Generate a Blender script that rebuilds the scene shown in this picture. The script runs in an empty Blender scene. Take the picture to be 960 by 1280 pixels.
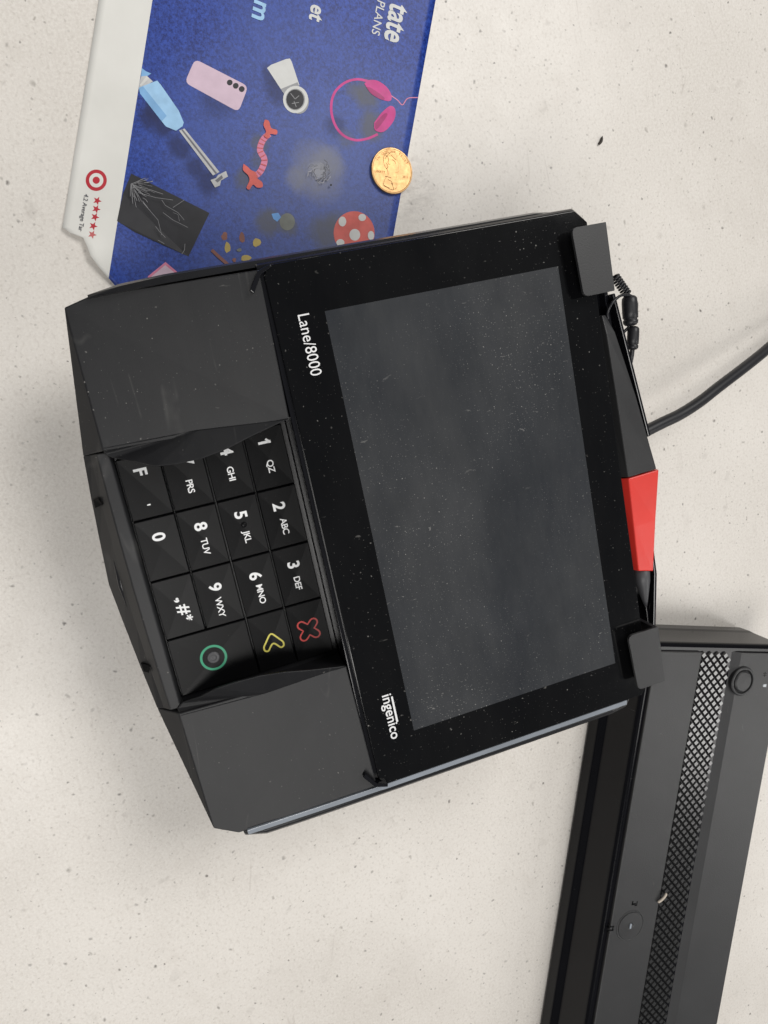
import bpy, bmesh, math, random
from mathutils import Vector, Matrix
random.seed(4)
S = 0.001                                  # everything below is written in millimetres
scene = bpy.context.scene
col = scene.collection

# ------------------------------------------------------------------ camera
F = 920.0                                  # focal length in photo pixels (960 x 1280)
nC = Vector((.267, .157, -.951)).normalized()      # terminal axes seen from the camera (right, down, forward)
yC = Vector((.942, -.2455, .223)); yC = (yC - nC * yC.dot(nC)).normalized()
xC = yC.cross(nC)
cC = Vector((36.4, -2.8, 267.5))           # centre of the display from the camera, mm
TH = math.radians(5.0)                     # the terminal leans towards its user
HS = 81.2                                  # height of the display centre above the counter
RX = Matrix.Rotation(TH, 3, 'X')
toDev = Matrix((xC, yC, nC))               # camera axes -> terminal axes
toW = RX @ toDev
O = Vector((0, 0, HS))
CAM = O - toW @ cC
cam_data = bpy.data.cameras.new('camera')
cam = bpy.data.objects.new('camera', cam_data)
col.objects.link(cam)
right, down, fwd = (toW @ Vector(v) for v in ((1, 0, 0), (0, 1, 0), (0, 0, 1)))
M = Matrix((right, -down, -fwd)).transposed().to_4x4()
M.translation = CAM * S
cam.matrix_world = M
cam_data.sensor_fit = 'HORIZONTAL'
cam_data.sensor_width = 36.0
cam_data.lens = F / 960 * 36.0
cam_data.clip_start = 0.01
cam_data.clip_end = 50
scene.camera = cam
scene.render.resolution_x, scene.render.resolution_y = 768, 1024

# ------------------------------------------------------------------ light: shop interior with ceiling fixtures
world = bpy.data.worlds.new('World')
scene.world = world
world.use_nodes = True
bg = world.node_tree.nodes['Background']
bg.inputs[0].default_value = (.93, .96, 1.0, 1)
bg.inputs[1].default_value = 0.15
scene.view_settings.view_transform = 'Standard'
scene.view_settings.look = 'None'
scene.view_settings.exposure = 0.0
scene.view_settings.gamma = 1.0
def ceiling_light(loc, sx, sy, watts, colour=(1, .98, .95)):
    d = bpy.data.lights.new('ceiling_light', 'AREA')
    d.shape = 'RECTANGLE'; d.size = sx; d.size_y = sy
    d.energy = watts; d.color = colour
    o = bpy.data.objects.new('ceiling_light', d)
    col.objects.link(o); o.location = loc
    o.rotation_euler = (Vector(loc)).to_track_quat('Z', 'Y').to_euler()
ceiling_light((-1.0, 1.0, 1.9), .9, 1.0, 30)
ceiling_light((.75, -.85, 1.9), .6, 1.3, 24)
ceiling_light((1.5, 1.75, 1.9), .6, 1.2, 17)

# ------------------------------------------------------------------ pixels and helpers
def ray(u, v): return toW @ Vector(((u - 480) / F, (v - 640) / F, 1))
def tb(u, v, h=0.0):                       # photo pixel -> point at height h over the counter (mm)
    r = ray(u, v); k = (h - CAM.z) / r.z
    return CAM + r * k
def dl(u, v, z=0.0):                       # photo pixel -> point at height z over the display plane (terminal axes)
    r = toDev @ Vector(((u - 480) / F, (v - 640) / F, 1)); c = toDev @ cC
    k = (z + c.z) / r.z
    return r * k - c

def mesh_obj(name, verts, faces, mat, parent=None, smooth=False, bevel=0, seg=2, dev=False, angle=25, mats=None, fm=None):
    me = bpy.data.meshes.new(name)
    me.from_pydata([Vector(v) * S for v in verts], [], faces)
    bm = bmesh.new(); bm.from_mesh(me)
    bmesh.ops.recalc_face_normals(bm, faces=bm.faces) if fm is None else None
    bm.to_mesh(me); bm.free()
    for m in (mats or [mat]): me.materials.append(m)
    if fm:
        for p, i in zip(me.polygons, fm): p.material_index = i
    if smooth:
        for p in me.polygons: p.use_smooth = True
    o = bpy.data.objects.new(name, me); col.objects.link(o)
    if parent is not None: o.parent = parent
    if dev:
        o.location = O * S; o.rotation_euler = (TH, 0, 0)
    if bevel:
        b = o.modifiers.new('bevel', 'BEVEL'); b.width = bevel * S; b.segments = seg
        b.limit_method = 'ANGLE'; b.angle_limit = math.radians(angle)
        b.harden_normals = False
    return o
def tag(o, label, cat, group=None, kind=None):
    o['label'] = label; o['category'] = cat
    if group: o['group'] = group
    return o
def empty(name, loc=(0, 0, 0)):
    o = bpy.data.objects.new(name, None); col.objects.link(o)
    o.location = Vector(loc) * S; o.empty_display_size = .01
    return o
def box(x0, x1, y0, y1, z0, z1):
    v = [(x0, y0, z0), (x1, y0, z0), (x1, y1, z0), (x0, y1, z0), (x0, y0, z1), (x1, y0, z1), (x1, y1, z1), (x0, y1, z1)]
    return v, [(3, 2, 1, 0), (4, 5, 6, 7), (0, 1, 5, 4), (1, 2, 6, 5), (2, 3, 7, 6), (3, 0, 4, 7)]
def prism(poly, z0, z1):
    n = len(poly)
    v = [(p[0], p[1], z0) for p in poly] + [(p[0], p[1], z1) for p in poly]
    f = [tuple(range(n - 1, -1, -1)), tuple(range(n, 2 * n))] + [(i, (i + 1) % n, n + (i + 1) % n, n + i) for i in range(n)]
    return v, f
def loft(rings, cap=True):
    n = len(rings[0]); v = [p for r in rings for p in r]; f = []
    for k in range(len(rings) - 1):
        for i in range(n):
            j = (i + 1) % n
            f.append((k * n + i, k * n + j, (k + 1) * n + j, (k + 1) * n + i))
    if cap:
        f.append(tuple(range(n - 1, -1, -1))); b = (len(rings) - 1) * n
        f.append(tuple(range(b, b + n)))
    return v, f
def join(*parts):
    v, f = [], []
    for pv, pf in parts:
        o = len(v); v += list(pv); f += [tuple(i + o for i in q) for q in pf]
    return v, f
def smooth_path(pts, n=8):
    pts = [Vector(p) for p in pts]; out = []
    P = [pts[0] * 2 - pts[1]] + pts + [pts[-1] * 2 - pts[-2]]
    for i in range(1, len(P) - 2):
        for k in range(n):
            t = k / n; a, b, c, d = P[i - 1:i + 3]
            out.append(.5 * ((2 * b) + (c - a) * t + (2 * a - 5 * b + 4 * c - d) * t * t + (3 * b - a - 3 * c + d) * t ** 3))
    return out + [pts[-1]]
def tube(path, rad, seg=12):
    path = [Vector(p) for p in path]; rings = []; up = Vector((.13, .21, .97))
    for i, p in enumerate(path):
        t = (path[min(i + 1, len(path) - 1)] - path[max(i - 1, 0)]).normalized()
        a = t.cross(up).normalized(); b = t.cross(a)
        up = b if b.dot(up) > 0 else -b
        r = rad[i] if isinstance(rad, (list, tuple)) else rad
        rings.append([p + (a * math.cos(2 * math.pi * k / seg) + b * math.sin(2 * math.pi * k / seg)) * r for k in range(seg)])
    return loft(rings)
def rounded(poly, r, n=4):
    out = []; m = len(poly)
    for i in range(m):
        p = Vector(poly[i][:2]); a = Vector(poly[i - 1][:2]); b = Vector(poly[(i + 1) % m][:2])
        da = (a - p); db = (b - p); rr = min(r, da.length * .45, db.length * .45)
        s = p + da.normalized() * rr; e = p + db.normalized() * rr
        for k in range(n + 1):
            t = k / n
            out.append(tuple((1 - t) ** 2 * s + 2 * t * (1 - t) * p + t * t * e))
    return out
_text_cache = {}
def text_geo(body, size, bold=0.0, shear=0.0, space=1.0, align='CENTER', valign='CENTER'):
    key = (body, size, bold, shear, space, align, valign)
    if key in _text_cache: return _text_cache[key]
    c = bpy.data.curves.new('t', 'FONT'); c.body = body; c.size = size; c.offset = bold; c.shear = shear
    c.space_character = space; c.align_x = align; c.align_y = valign; c.resolution_u = 4; c.fill_mode = 'FRONT'
    o = bpy.data.objects.new('t', c); col.objects.link(o)
    me = bpy.data.meshes.new_from_object(o)
    r = ([tuple(v.co) for v in me.vertices], [tuple(p.vertices) for p in me.polygons])
    bpy.data.objects.remove(o); bpy.data.meshes.remove(me); bpy.data.curves.remove(c)
    _text_cache[key] = r
    return r

# ------------------------------------------------------------------ materials
class NT:
    def __init__(s, name):
        s.m = bpy.data.materials.new(name); s.m.use_nodes = True
        s.t = s.m.node_tree; s.b = s.t.nodes['Principled BSDF']
        s.co = s.t.nodes.new('ShaderNodeTexCoord').outputs['Object']
    def n(s, t, **k):
        o = s.t.nodes.new(t)
        for a, b in k.items(): setattr(o, a, b)
        return o
    def l(s, a, b): s.t.links.new(a, b)
    def noise(s, scale, detail=3, rough=.55, vec=None):
        o = s.n('ShaderNodeTexNoise'); s.l(vec or s.co, o.inputs['Vector'])
        o.inputs['Scale'].default_value = scale; o.inputs['Detail'].default_value = detail; o.inputs['Roughness'].default_value = rough
        return o.outputs['Fac']
    def ramp(s, fac, a, b, ca=(0, 0, 0), cb=(1, 1, 1), interp='LINEAR'):
        o = s.n('ShaderNodeValToRGB'); s.l(fac, o.inputs[0]); e = o.color_ramp.elements
        o.color_ramp.interpolation = interp
        e[0].position = a; e[1].position = b; e[0].color = (*ca, 1); e[1].color = (*cb, 1)
        return o.outputs[0]
    def math(s, op, a, b=None, clamp=False):
        o = s.n('ShaderNodeMath', operation=op, use_clamp=clamp)
        for i, x in enumerate((a, b)):
            if x is None: continue
            if isinstance(x, (int, float)): o.inputs[i].default_value = x
            else: s.l(x, o.inputs[i])
        return o.outputs[0]
    def mix(s, fac, a, b, blend='MIX'):
        o = s.n('ShaderNodeMix', data_type='RGBA', blend_type=blend)
        for i, x in ((0, fac), (6, a), (7, b)):
            if isinstance(x, (int, float)): o.inputs[i].default_value = x
            elif isinstance(x, tuple): o.inputs[i].default_value = (*x, 1)
            else: s.l(x, o.inputs[i])
        return o.outputs[2]
    def specks(s, scale, size, keep, warp=0, stretch=None):  # little grains: a share `keep` of Voronoi cells carries one
        vec = s.co
        if stretch:
            mp = s.n('ShaderNodeMapping'); s.l(vec, mp.inputs[0]); mp.inputs['Rotation'].default_value = (0, 0, stretch[0]); mp.inputs['Scale'].default_value = (1, stretch[1], 1)
            vec = mp.outputs[0]
        if warp:
            nz = s.n('ShaderNodeTexNoise'); s.l(vec, nz.inputs['Vector']); nz.inputs['Scale'].default_value = scale * 2.2
            va = s.n('ShaderNodeVectorMath', operation='MULTIPLY_ADD'); s.l(nz.outputs['Color'], va.inputs[0])
            va.inputs[1].default_value = (warp / scale,) * 3; s.l(vec, va.inputs[2]); vec = va.outputs[0]
        v = s.n('ShaderNodeTexVoronoi', voronoi_dimensions='2D'); s.l(vec, v.inputs['Vector']); v.inputs['Scale'].default_value = scale
        sep = s.n('ShaderNodeSeparateColor'); s.l(v.outputs['Color'], sep.inputs[0])
        on = s.math('LESS_THAN', sep.outputs[0], keep)
        rad = s.math('MULTIPLY', s.math('ADD', sep.outputs[1], .35), size)
        d = s.math('DIVIDE', v.outputs['Distance'], rad)
        return s.math('MULTIPLY', s.math('SUBTRACT', 1.35, d, True), on, True), sep.outputs[2]
    def set(s, **k):
        for a, x in k.items():
            i = s.b.inputs[a.replace('_', ' ')]
            if isinstance(x, (int, float)): i.default_value = x
            elif isinstance(x, tuple): i.default_value = (*x, 1) if len(x) == 3 else x
            else: s.l(x, i)
        return s
    def bump(s, h, strength=.2, dist=.0002):
        o = s.n('ShaderNodeBump'); o.inputs['Strength'].default_value = strength; o.inputs['Distance'].default_value = dist
        s.l(h, o.inputs['Height']); s.l(o.outputs[0], s.b.inputs['Normal'])
        return s

def plain(name, colour, rough=.5, metal=0, spec=.5, grain=0, var=.12, scale=60):
    t = NT(name)
    c = t.mix(t.ramp(t.noise(scale, 4), .3, .7), tuple(x * (1 - var) for x in colour), tuple(min(1, x * (1 + var)) for x in colour))
    t.set(Base_Color=c, Roughness=t.ramp(t.noise(scale * .7, 3), .3, .7, (rough * .88,) * 3, (min(1, rough * 1.12),) * 3), Metallic=metal, Specular_IOR_Level=spec)
    if grain: t.bump(t.noise(1800, 2), grain, .0002)
    return t.m
def dusty(name, colour, rough, dust=.5, grain=.0, keep=.14, scratch=0.0, spec=.5, smudge=0.0, cell=330, film=.0, fine=0.0):
    t = NT(name)
    base = t.mix(t.ramp(t.noise(35, 4), .3, .72), tuple(x * .88 for x in colour), tuple(x * 1.12 for x in colour))
    patch = t.ramp(t.noise(18, 3), .38, .68, (.12,) * 3, (1,) * 3)
    s1, r1 = t.specks(cell, .07, keep, .35); s2, r2 = t.specks(cell * 2.3, .075, keep * .9, .35)
    s3, r3 = t.specks(cell * .45, .05, keep * .7, .9, (.5, .45))
    d = t.math('MULTIPLY', t.math('MAXIMUM', t.math('MULTIPLY', s1, r1), t.math('MAXIMUM', t.math('MULTIPLY', s2, .4), t.math('MULTIPLY', s3, .45))), patch)
    fac = t.math('MULTIPLY', d, dust)
    if fine:
        s4, r4 = t.specks(1150, .17, .30, .4)
        fac = t.math('MAXIMUM', fac, t.math('MULTIPLY', t.math('MULTIPLY', s4, r4), t.math('MULTIPLY', patch, fine)))
    if film:
        streak = t.n('ShaderNodeMapping'); t.l(t.co, streak.inputs[0]); streak.inputs['Rotation'].default_value = (0, 0, .25); streak.inputs['Scale'].default_value = (.55, 1.7, 1)
        fac = t.math('MAXIMUM', fac, t.math('MULTIPLY', t.ramp(t.noise(13, 6, .68, streak.outputs[0]), .36, .8), film))
    if scratch:
        for rot, sc, th in ((.55, 34, .006), (-.35, 27, .005)):
            mp = t.n('ShaderNodeMapping'); t.l(t.co, mp.inputs[0]); mp.inputs['Rotation'].default_value = (0, 0, rot); mp.inputs['Scale'].default_value = (.16, 1, .3)
            v = t.n('ShaderNodeTexNoise'); t.l(mp.outputs[0], v.inputs['Vector']); v.inputs['Scale'].default_value = sc; v.inputs['Detail'].default_value = 2
            line = t.math('SUBTRACT', 1, t.math('DIVIDE', t.math('ABSOLUTE', t.math('SUBTRACT', v.outputs['Fac'], .5)), th), True)
            line = t.math('MULTIPLY', line, t.ramp(t.noise(55, 3), .52, .72))
            fac = t.math('MAXIMUM', fac, t.math('MULTIPLY', line, scratch))
    c = t.mix(fac, base, (.62, .6, .56))
    r = t.math('ADD', t.math('MULTIPLY', fac, .5), t.ramp(t.noise(28, 5, .6), .35, .75, (rough,) * 3, (min(1, rough + smudge),) * 3), True)
    t.set(Base_Color=c, Roughness=r, Specular_IOR_Level=spec)
    if grain: t.bump(t.noise(2400, 2), grain, .00015)
    return t.m

# counter: warm off-white laminate, fine speckle
t = NT('speckled_laminate')
c = t.mix(t.ramp(t.noise(7, 4), .35, .7), (.635, .595, .545), (.745, .705, .655))
c = t.mix(t.ramp(t.noise(900, 3, .7), .42, .62, (0,) * 3, (.4,) * 3), c, (.82, .79, .74))
c = t.mix(t.ramp(t.noise(620, 2), .54, .7, (0,) * 3, (.32,) * 3), c, (.46, .42, .37))
for scale, size, keep, warp, fac, colr in ((150, .085, .20, .35, .72, (.10, .09, .08)), (280, .11, .24, .4, .48, (.18, .16, .14)), (95, .075, .14, .5, .45, (.2, .18, .155)), (60, .11, .18, .7, .18, (.3, .27, .24))):
    s1, r1 = t.specks(scale, size, keep, warp)
    c = t.mix(t.math('MULTIPLY', s1, t.math('MULTIPLY', t.math('ADD', r1, .2), fac)), c, colr)
c = t.mix(t.math('MULTIPLY', t.ramp(t.noise(55, 5, .65), .55, .8), .2), c, (.45, .40, .34))
c = t.mix(t.math('MULTIPLY', t.ramp(t.noise(11, 6, .7), .5, .72), .22), c, (.50, .455, .41))
sm = tb(515, 243) * S; sd_ = t.n('ShaderNodeVectorMath', operation='DISTANCE'); t.l(t.co, sd_.inputs[0]); sd_.inputs[1].default_value = (sm.x, sm.y, 0)   # grey smear by the coin
mp = t.n('ShaderNodeMapping'); t.l(t.co, mp.inputs[0]); mp.inputs['Rotation'].default_value = (0, 0, .3); mp.inputs['Scale'].default_value = (1, .35, 1)
c = t.mix(t.math('MULTIPLY', t.ramp(sd_.outputs['Value'], .003, .017, (1,) * 3, (0,) * 3), t.ramp(t.noise(420, 4, .6, mp.outputs[0]), .40, .66, (.08,) * 3, (.5,) * 3)), c, (.30, .275, .25))
for rot_, sc_, th_ in ((.4, 16, .004), (-.9, 13, .0035), (1.3, 22, .003)):            # fine rubbed scratches
    mp = t.n('ShaderNodeMapping'); t.l(t.co, mp.inputs[0]); mp.inputs['Rotation'].default_value = (0, 0, rot_); mp.inputs['Scale'].default_value = (.2, 1, 1)
    ln = t.math('SUBTRACT', 1, t.math('DIVIDE', t.math('ABSOLUTE', t.math('SUBTRACT', t.noise(sc_, 2, .5, mp.outputs[0]), .5)), th_), True)
    c = t.mix(t.math('MULTIPLY', t.math('MULTIPLY', ln, t.ramp(t.noise(34, 3), .55, .72)), .35), c, (.40, .36, .32))
t.set(Base_Color=c, Roughness=t.ramp(t.noise(40, 4), .3, .7, (.36,) * 3, (.5,) * 3), Specular_IOR_Level=.4)
t.bump(t.noise(500, 3), .05, .0003)
LAM = t.m

SHIELD = dusty('matte_black_rubber', (.0105, .0107, .0122), .48, dust=.5, grain=.12, keep=.14, scratch=.07, spec=.33, film=.018)
GLASS = dusty('black_glass', (.0025, .0026, .0032), .06, dust=.5, keep=.24, spec=.35, smudge=.08, film=.008)
LCD = dusty('display_panel', (.029, .0315, .036), .10, dust=.6, keep=.5, spec=.4, smudge=.10, film=.06, cell=470, fine=.35)
BODY = dusty('black_plastic', (.011, .011, .0125), .3, dust=.3, grain=.05, keep=.05, spec=.5)
GLOSS = dusty('gloss_black_plastic', (.006, .006, .008), .12, dust=.25, keep=.05)
CASE = dusty('case_plastic', (.004, .004, .0055), .18, dust=.15, keep=.03, spec=.16)
KEY = dusty('key_plastic', (.003, .003, .0034), .36, dust=.35, grain=.03, keep=.06, spec=.14)
STRIP = plain('grey_strip', (.26, .285, .32), .25, spec=.6, var=.2, scale=25)
CLIP = plain('clip_plastic', (.026, .026, .027), .45, grain=.2)
RED = plain('red_plastic', (.68, .035, .024), .36, grain=.05, var=.05)
DARK = plain('dark_grey_tip', (.06, .06, .064), .5)
CABLE = plain('cable_rubber', (.011, .011, .0135), .42, grain=.05)
INK = plain('white_ink', (.80, .80, .80), .5, var=.05)
GREEN = plain('green_ink', (.03, .30, .16), .5)
YELLOW = plain('yellow_ink', (.62, .55, .10), .5)
REDINK = plain('red_ink', (.42, .035, .03), .5)
UNIT_TOP = dusty('textured_black_plastic', (.028, .028, .029), .45, dust=.18, grain=.5, keep=.04, spec=.5)
STUD = plain('stud_plastic', (.024, .024, .024), .25, spec=.8)

# copper coin
t = NT('worn_copper')
c = t.mix(t.ramp(t.noise(260, 5, .65), .3, .72), (.58, .34, .15), (.74, .49, .24))
c = t.mix(t.math('MULTIPLY', t.ramp(t.noise(900, 4), .55, .8), .5), c, (.36, .19, .08))
t.set(Base_Color=c, Metallic=1.0, Roughness=t.ramp(t.noise(300, 4), .3, .7, (.42,) * 3, (.58,) * 3)).bump(t.noise(900, 3), .12, .0001)
COPPER = t.m
COPPER_DARK = plain('dark_copper', (.16, .075, .03), .4, metal=1, scale=500)  # darker copper that sets off the relief lines and raised lettering

# ------------------------------------------------------------------ counter
def make_counter():
    pts = [(-900, -700, 0), (1000, -700, 0), (1000, 900, 0), (-900, 900, 0)]
    v, f = prism(pts, -30, 0)
    o = mesh_obj('counter', v, f, LAM); o['kind'] = 'structure'
make_counter()

# ------------------------------------------------------------------ payment terminal
term = tag(empty('payment_terminal'), 'large black payment terminal with wide touch display, keypad and privacy shield', 'card terminal')

def outline(ex=0.0, front=True):
    r = [(-95 - ex, 52.5 + ex * .4), (-95 - ex, -113)]
    if front: r += [(-92.5 - ex * .7, -120.5 - ex * .3), (-46.7, -128.5 - ex * .4), (0, -132 - ex * .4), (46.7, -128.5 - ex * .4), (92.5 + ex * .7, -120.5 - ex * .3)]
    r += [(95 + ex, -113), (95 + ex, 52.5 + ex * .4), (90 + ex * .5, 57.2 + ex * .5), (-90 - ex * .5, 57.2 + ex * .5)]
    return r
def ring(o, z): return [(p[0], p[1], z) for p in o]
# lower shell and stand
def sc(o, k, cy=-35): return [(p[0] * k, (p[1] - cy) * k + cy) for p in o]
v, f = loft([ring(outline(-1), -20.5), ring(outline(-2.5), -26), ring(sc(outline(-4), .9), -38), ring(sc(outline(-4), .8), -46)])
mesh_obj('lower_shell', v, f, BODY, term, dev=True, bevel=1.2)
def stand():
    # pedestal: inside the shell at the top, flat on the counter at the bottom
    def oval(rx, ry, cy, z, n=28): return [(rx * math.cos(2 * math.pi * k / n), cy + ry * math.sin(2 * math.pi * k / n), z) for k in range(n)]
    top = [RX @ Vector(p) + O for p in oval(42, 34, -30, -45.5)]
    return loft([oval(60, 50, -30, 0), oval(60, 50, -30, 3.4), oval(57, 47, -30, 5), oval(40, 32, -30, 9), top])
v, f = stand()
mesh_obj('stand', v, f, BODY, term, smooth=False, bevel=.5)
# screen housing
def hring(x, y0, y1, ch, z): return [(-x, y1 - ch, z), (-x, y0, z), (x, y0, z), (x, y1 - ch, z), (x - ch, y1, z), (-x + ch, y1, z)]
v, f = loft([hring(94.6, -61.6, 57.2, 4.2, -1.5), hring(95.8, -61.6, 57.8, 4.3, -3.2), hring(96.5, -61.6, 58, 4.5, -8), hring(96.3, -61.6, 58, 4.5, -14), hring(94, -61.6, 57, 4.5, -20.3)])
mesh_obj('housing', v, f, GLOSS, term, dev=True, bevel=.5, angle=15)
# glass front
g = [(-94.3, 52.6), (-94.3, -57.5), (-91.6, -59.9), (91.6, -59.9), (94.3, -57.5), (94.3, 52.6), (90, 56.8), (-90, 56.8)]
v, f = prism(g, -1.45, 0)
mesh_obj('screen_glass', v, f, GLASS, term, dev=True, bevel=.35)
v, f = prism([(-77, -43), (77, -43), (77, 43), (-77, 43)], -.5, .04)
mesh_obj('display', v, f, LCD, term, dev=True)
def dev_text(name, body, px, px_end, height, bold=0, z=.09, mat=INK, parent=None, space=1.0):
    a, b = dl(*px, z), dl(*px_end, z)
    v, f = text_geo(body, height / .70, bold, 0, space, 'LEFT', 'BOTTOM_BASELINE')
    w = max(p[0] for p in v) - min(p[0] for p in v); x0 = min(p[0] for p in v)
    k = (b.x - a.x) / w
    return mesh_obj(name, [(a.x + (p[0] - x0) * k, a.y + p[1], z) for p in v], f, mat, parent or term, dev=True)
dev_text('model_lettering', 'Lane/8000', (372, 394), (387, 471), 3.9, .0)
dev_text('brand_lettering', 'ingenico', (477.5, 870), (486, 926), 3.7, .06)
a, b = dl(488.6, 871, .09), dl(494.5, 903, .09)
v, f = prism([(a.x, a.y), (b.x, a.y), (b.x, a.y + .75), (a.x, a.y + .7)], .06, .09)
mesh_obj('brand_lettering', v, f, INK, term, dev=True)

# keypad
v, f = box(-46.2, 46.2, -123.5, -61.9, -20.4, -17.4)
mesh_obj('keypad_tray', v, f, BODY, term, dev=True)
CX = [-43.6, -21.8, 0, 21.8, 43.6]; RY = [-63.5, -77.7, -92.0, -106.3, -120.4]
ZK = -14.4
def dish(w, h):                            # keys are shallow four-sided dishes
    def z(x, y): return -.22 * (1 - max(abs(x) / (w / 2), abs(y) / (h / 2)))
    return z
def key_mesh(w, h):
    a, b = w / 2, h / 2
    v = [(-a, -b, -3), (a, -b, -3), (a, b, -3), (-a, b, -3)]
    v += [(-a, -b, -.25), (a, -b, -.25), (a, b, -.25), (-a, b, -.25)]
    i = .3
    v += [(-a + i, -b + i, 0), (a - i, -b + i, 0), (a - i, b - i, 0), (-a + i, b - i, 0), (0, 0, -.22)]
    f = [(3, 2, 1, 0)]
    for k in range(4):
        j = (k + 1) % 4
        f += [(k, j, 4 + j, 4 + k), (4 + k, 4 + j, 8 + j, 8 + k), (8 + k, 8 + j, 12)]
    me = bpy.data.meshes.new('key'); me.from_pydata([Vector(p) * S for p in v], [], f); me.materials.append(KEY)
    return me
G = .4
small = key_mesh(21.8 - G, 14.2 - G); big = key_mesh(21.8 - G, 28.4 - G)
def key(c0, r0, r1, me):
    w = 21.8 - G; h = RY[r0] - RY[r1] - G
    cx, cy = (CX[c0] + CX[c0 + 1]) / 2, (RY[r0] + RY[r1]) / 2
    o = bpy.data.objects.new('key', me); col.objects.link(o); o.parent = term
    o.location = (O + RX @ Vector((cx, cy, ZK))) * S; o.rotation_euler = (TH, 0, 0)
    return o, cx, cy, w, h
def legend(k, body, px, height, bold, mat=INK, name='legend', space=1.0):
    o, cx, cy, w, h = k; p = dl(*px, ZK); dz = dish(w, h)
    v, f = text_geo(body, height / .70, bold, 0, space)
    xs = [q[0] for q in v]; ys = [q[1] for q in v]; mx, my = (min(xs) + max(xs)) / 2, (min(ys) + max(ys)) / 2
    vv = []
    for q in v:
        X, Y = q[0] - mx + p.x - cx, q[1] - my + p.y - cy
        vv.append((X, Y, dz(X, Y) + .12))
    return mesh_obj(name, vv, f, mat, o)
def outline_mark(k, path, width, px, mat, closed=True, name='legend'):
    o, cx, cy, w, h = k; p = dl(*px, ZK); dz = dish(w, h)
    pts = [Vector((a, b)) for a, b in path]; n = len(pts); vv = []; ff = []
    for i in range(n):
        t = (pts[(i + 1) % n] - pts[i - 1]).normalized(); nn = Vector((-t.y, t.x))
        for s in (-1, 1):
            q = pts[i] + nn * width / 2 * s; X, Y = q.x + p.x - cx, q.y + p.y - cy
            vv.append((X, Y, dz(X, Y) + .13))
    for i in range(n):
        j = (i + 1) % n; ff.append((2 * i, 2 * i + 1, 2 * j + 1, 2 * j))
    return mesh_obj(name, vv, ff, mat, o)
digits = {'1': (0, 0, (330.5, 553)), '2': (1, 0, (349, 633)), '3': (2, 0, (367, 706)), '4': (0, 1, (283, 563.5)), '5': (1, 1, (301, 643.5)), '6': (2, 1, (319.5, 720)),
          '7': (0, 2, (233.5, 576)), '8': (1, 2, (251, 658)), '9': (2, 2, (269, 734)), '0': (1, 3, (198.5, 671))}
letters = {'1': ('QZ', (338, 583)), '2': ('ABC', (356, 657.5)), '3': ('DEF', (372.5, 729)), '4': ('GHI', (289, 592)), '5': ('JKL', (308, 671)), '6': ('MNO', (326.5, 742.5)),
           '7': ('PRS', (238, 608)), '8': ('TUV', (257, 683)), '9': ('WXY', (275.5, 759))}
for d, (c0, r0, px) in digits.items():
    k = key(c0, r0, r0 + 1, small)
    legend(k, d, px, 4.2, .16)
    if d == '1':                           # flag of the numeral
        p = dl(px[0] + 6.0, px[1] - 2.6, ZK); a_, b_ = p.x - k[1], p.y - k[2]; zz = dish(k[3], k[4])(a_, b_) + .2
        mesh_obj('legend', [(a_ - 1.0, b_ - 1.0, zz), (a_ - .6, b_ - 1.5, zz), (a_ + .9, b_ - .3, zz), (a_ + .9, b_ + .3, zz), (a_ + .2, b_ + .35, zz)], [(0, 1, 2, 3, 4)], INK, k[0])
    if d in letters: legend(k, letters[d][0], letters[d][1], 2.25, .05, space=.92)
    if d == '5':
        p = dl(305, 656, ZK); n = 14; ce = p - Vector((k[1], k[2], p.z))
        dm = [[(ce.x + r * math.cos(2 * math.pi * i / n), ce.y + r * math.sin(2 * math.pi * i / n), z) for i in range(n)] for r, z in ((1.1, -.7), (1.0, .0), (.6, .2))]
        v, f = loft(dm); mesh_obj('locating_dot', v, f, KEY, k[0], smooth=True)
k = key(0, 3, 4, small); legend(k, 'F', (175.5, 590), 4.2, .16); legend(k, "'", (186, 631), 3.0, .05)
k = key(2, 3, 4, small); legend(k, '.,', (220.5, 750.5), 4.0, .16, space=.8); legend(k, '#', (229, 762), 4.2, .12); legend(k, '*', (237, 772), 3.6, .1)
kx = key(3, 0, 1, small); kb = key(3, 1, 2, small); ko = key(3, 2, 4, big)
# red cross outline
arm, hw = 4.7, 1.45
xp = []
for q in range(4):
    a = math.pi / 4 + q * math.pi / 2; d = Vector((math.cos(a), math.sin(a))); n_ = Vector((-d.y, d.x))
    for s in range(7):
        b = -math.pi / 2 + s * math.pi / 6
        p = d * (arm - hw + hw * math.cos(b)) + n_ * hw * math.sin(b); xp.append((p.x, p.y))
    b = a + math.pi / 4; xp.append((math.cos(b) * hw * 1.45, math.sin(b) * hw * 1.45))
outline_mark(kx, xp, .62, (386, 787), REDINK)
v, f = text_geo('x', 4.2, .0); kk = legend(kx, 'x', (386, 787.5), 3.0, .0, KEY)
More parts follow.
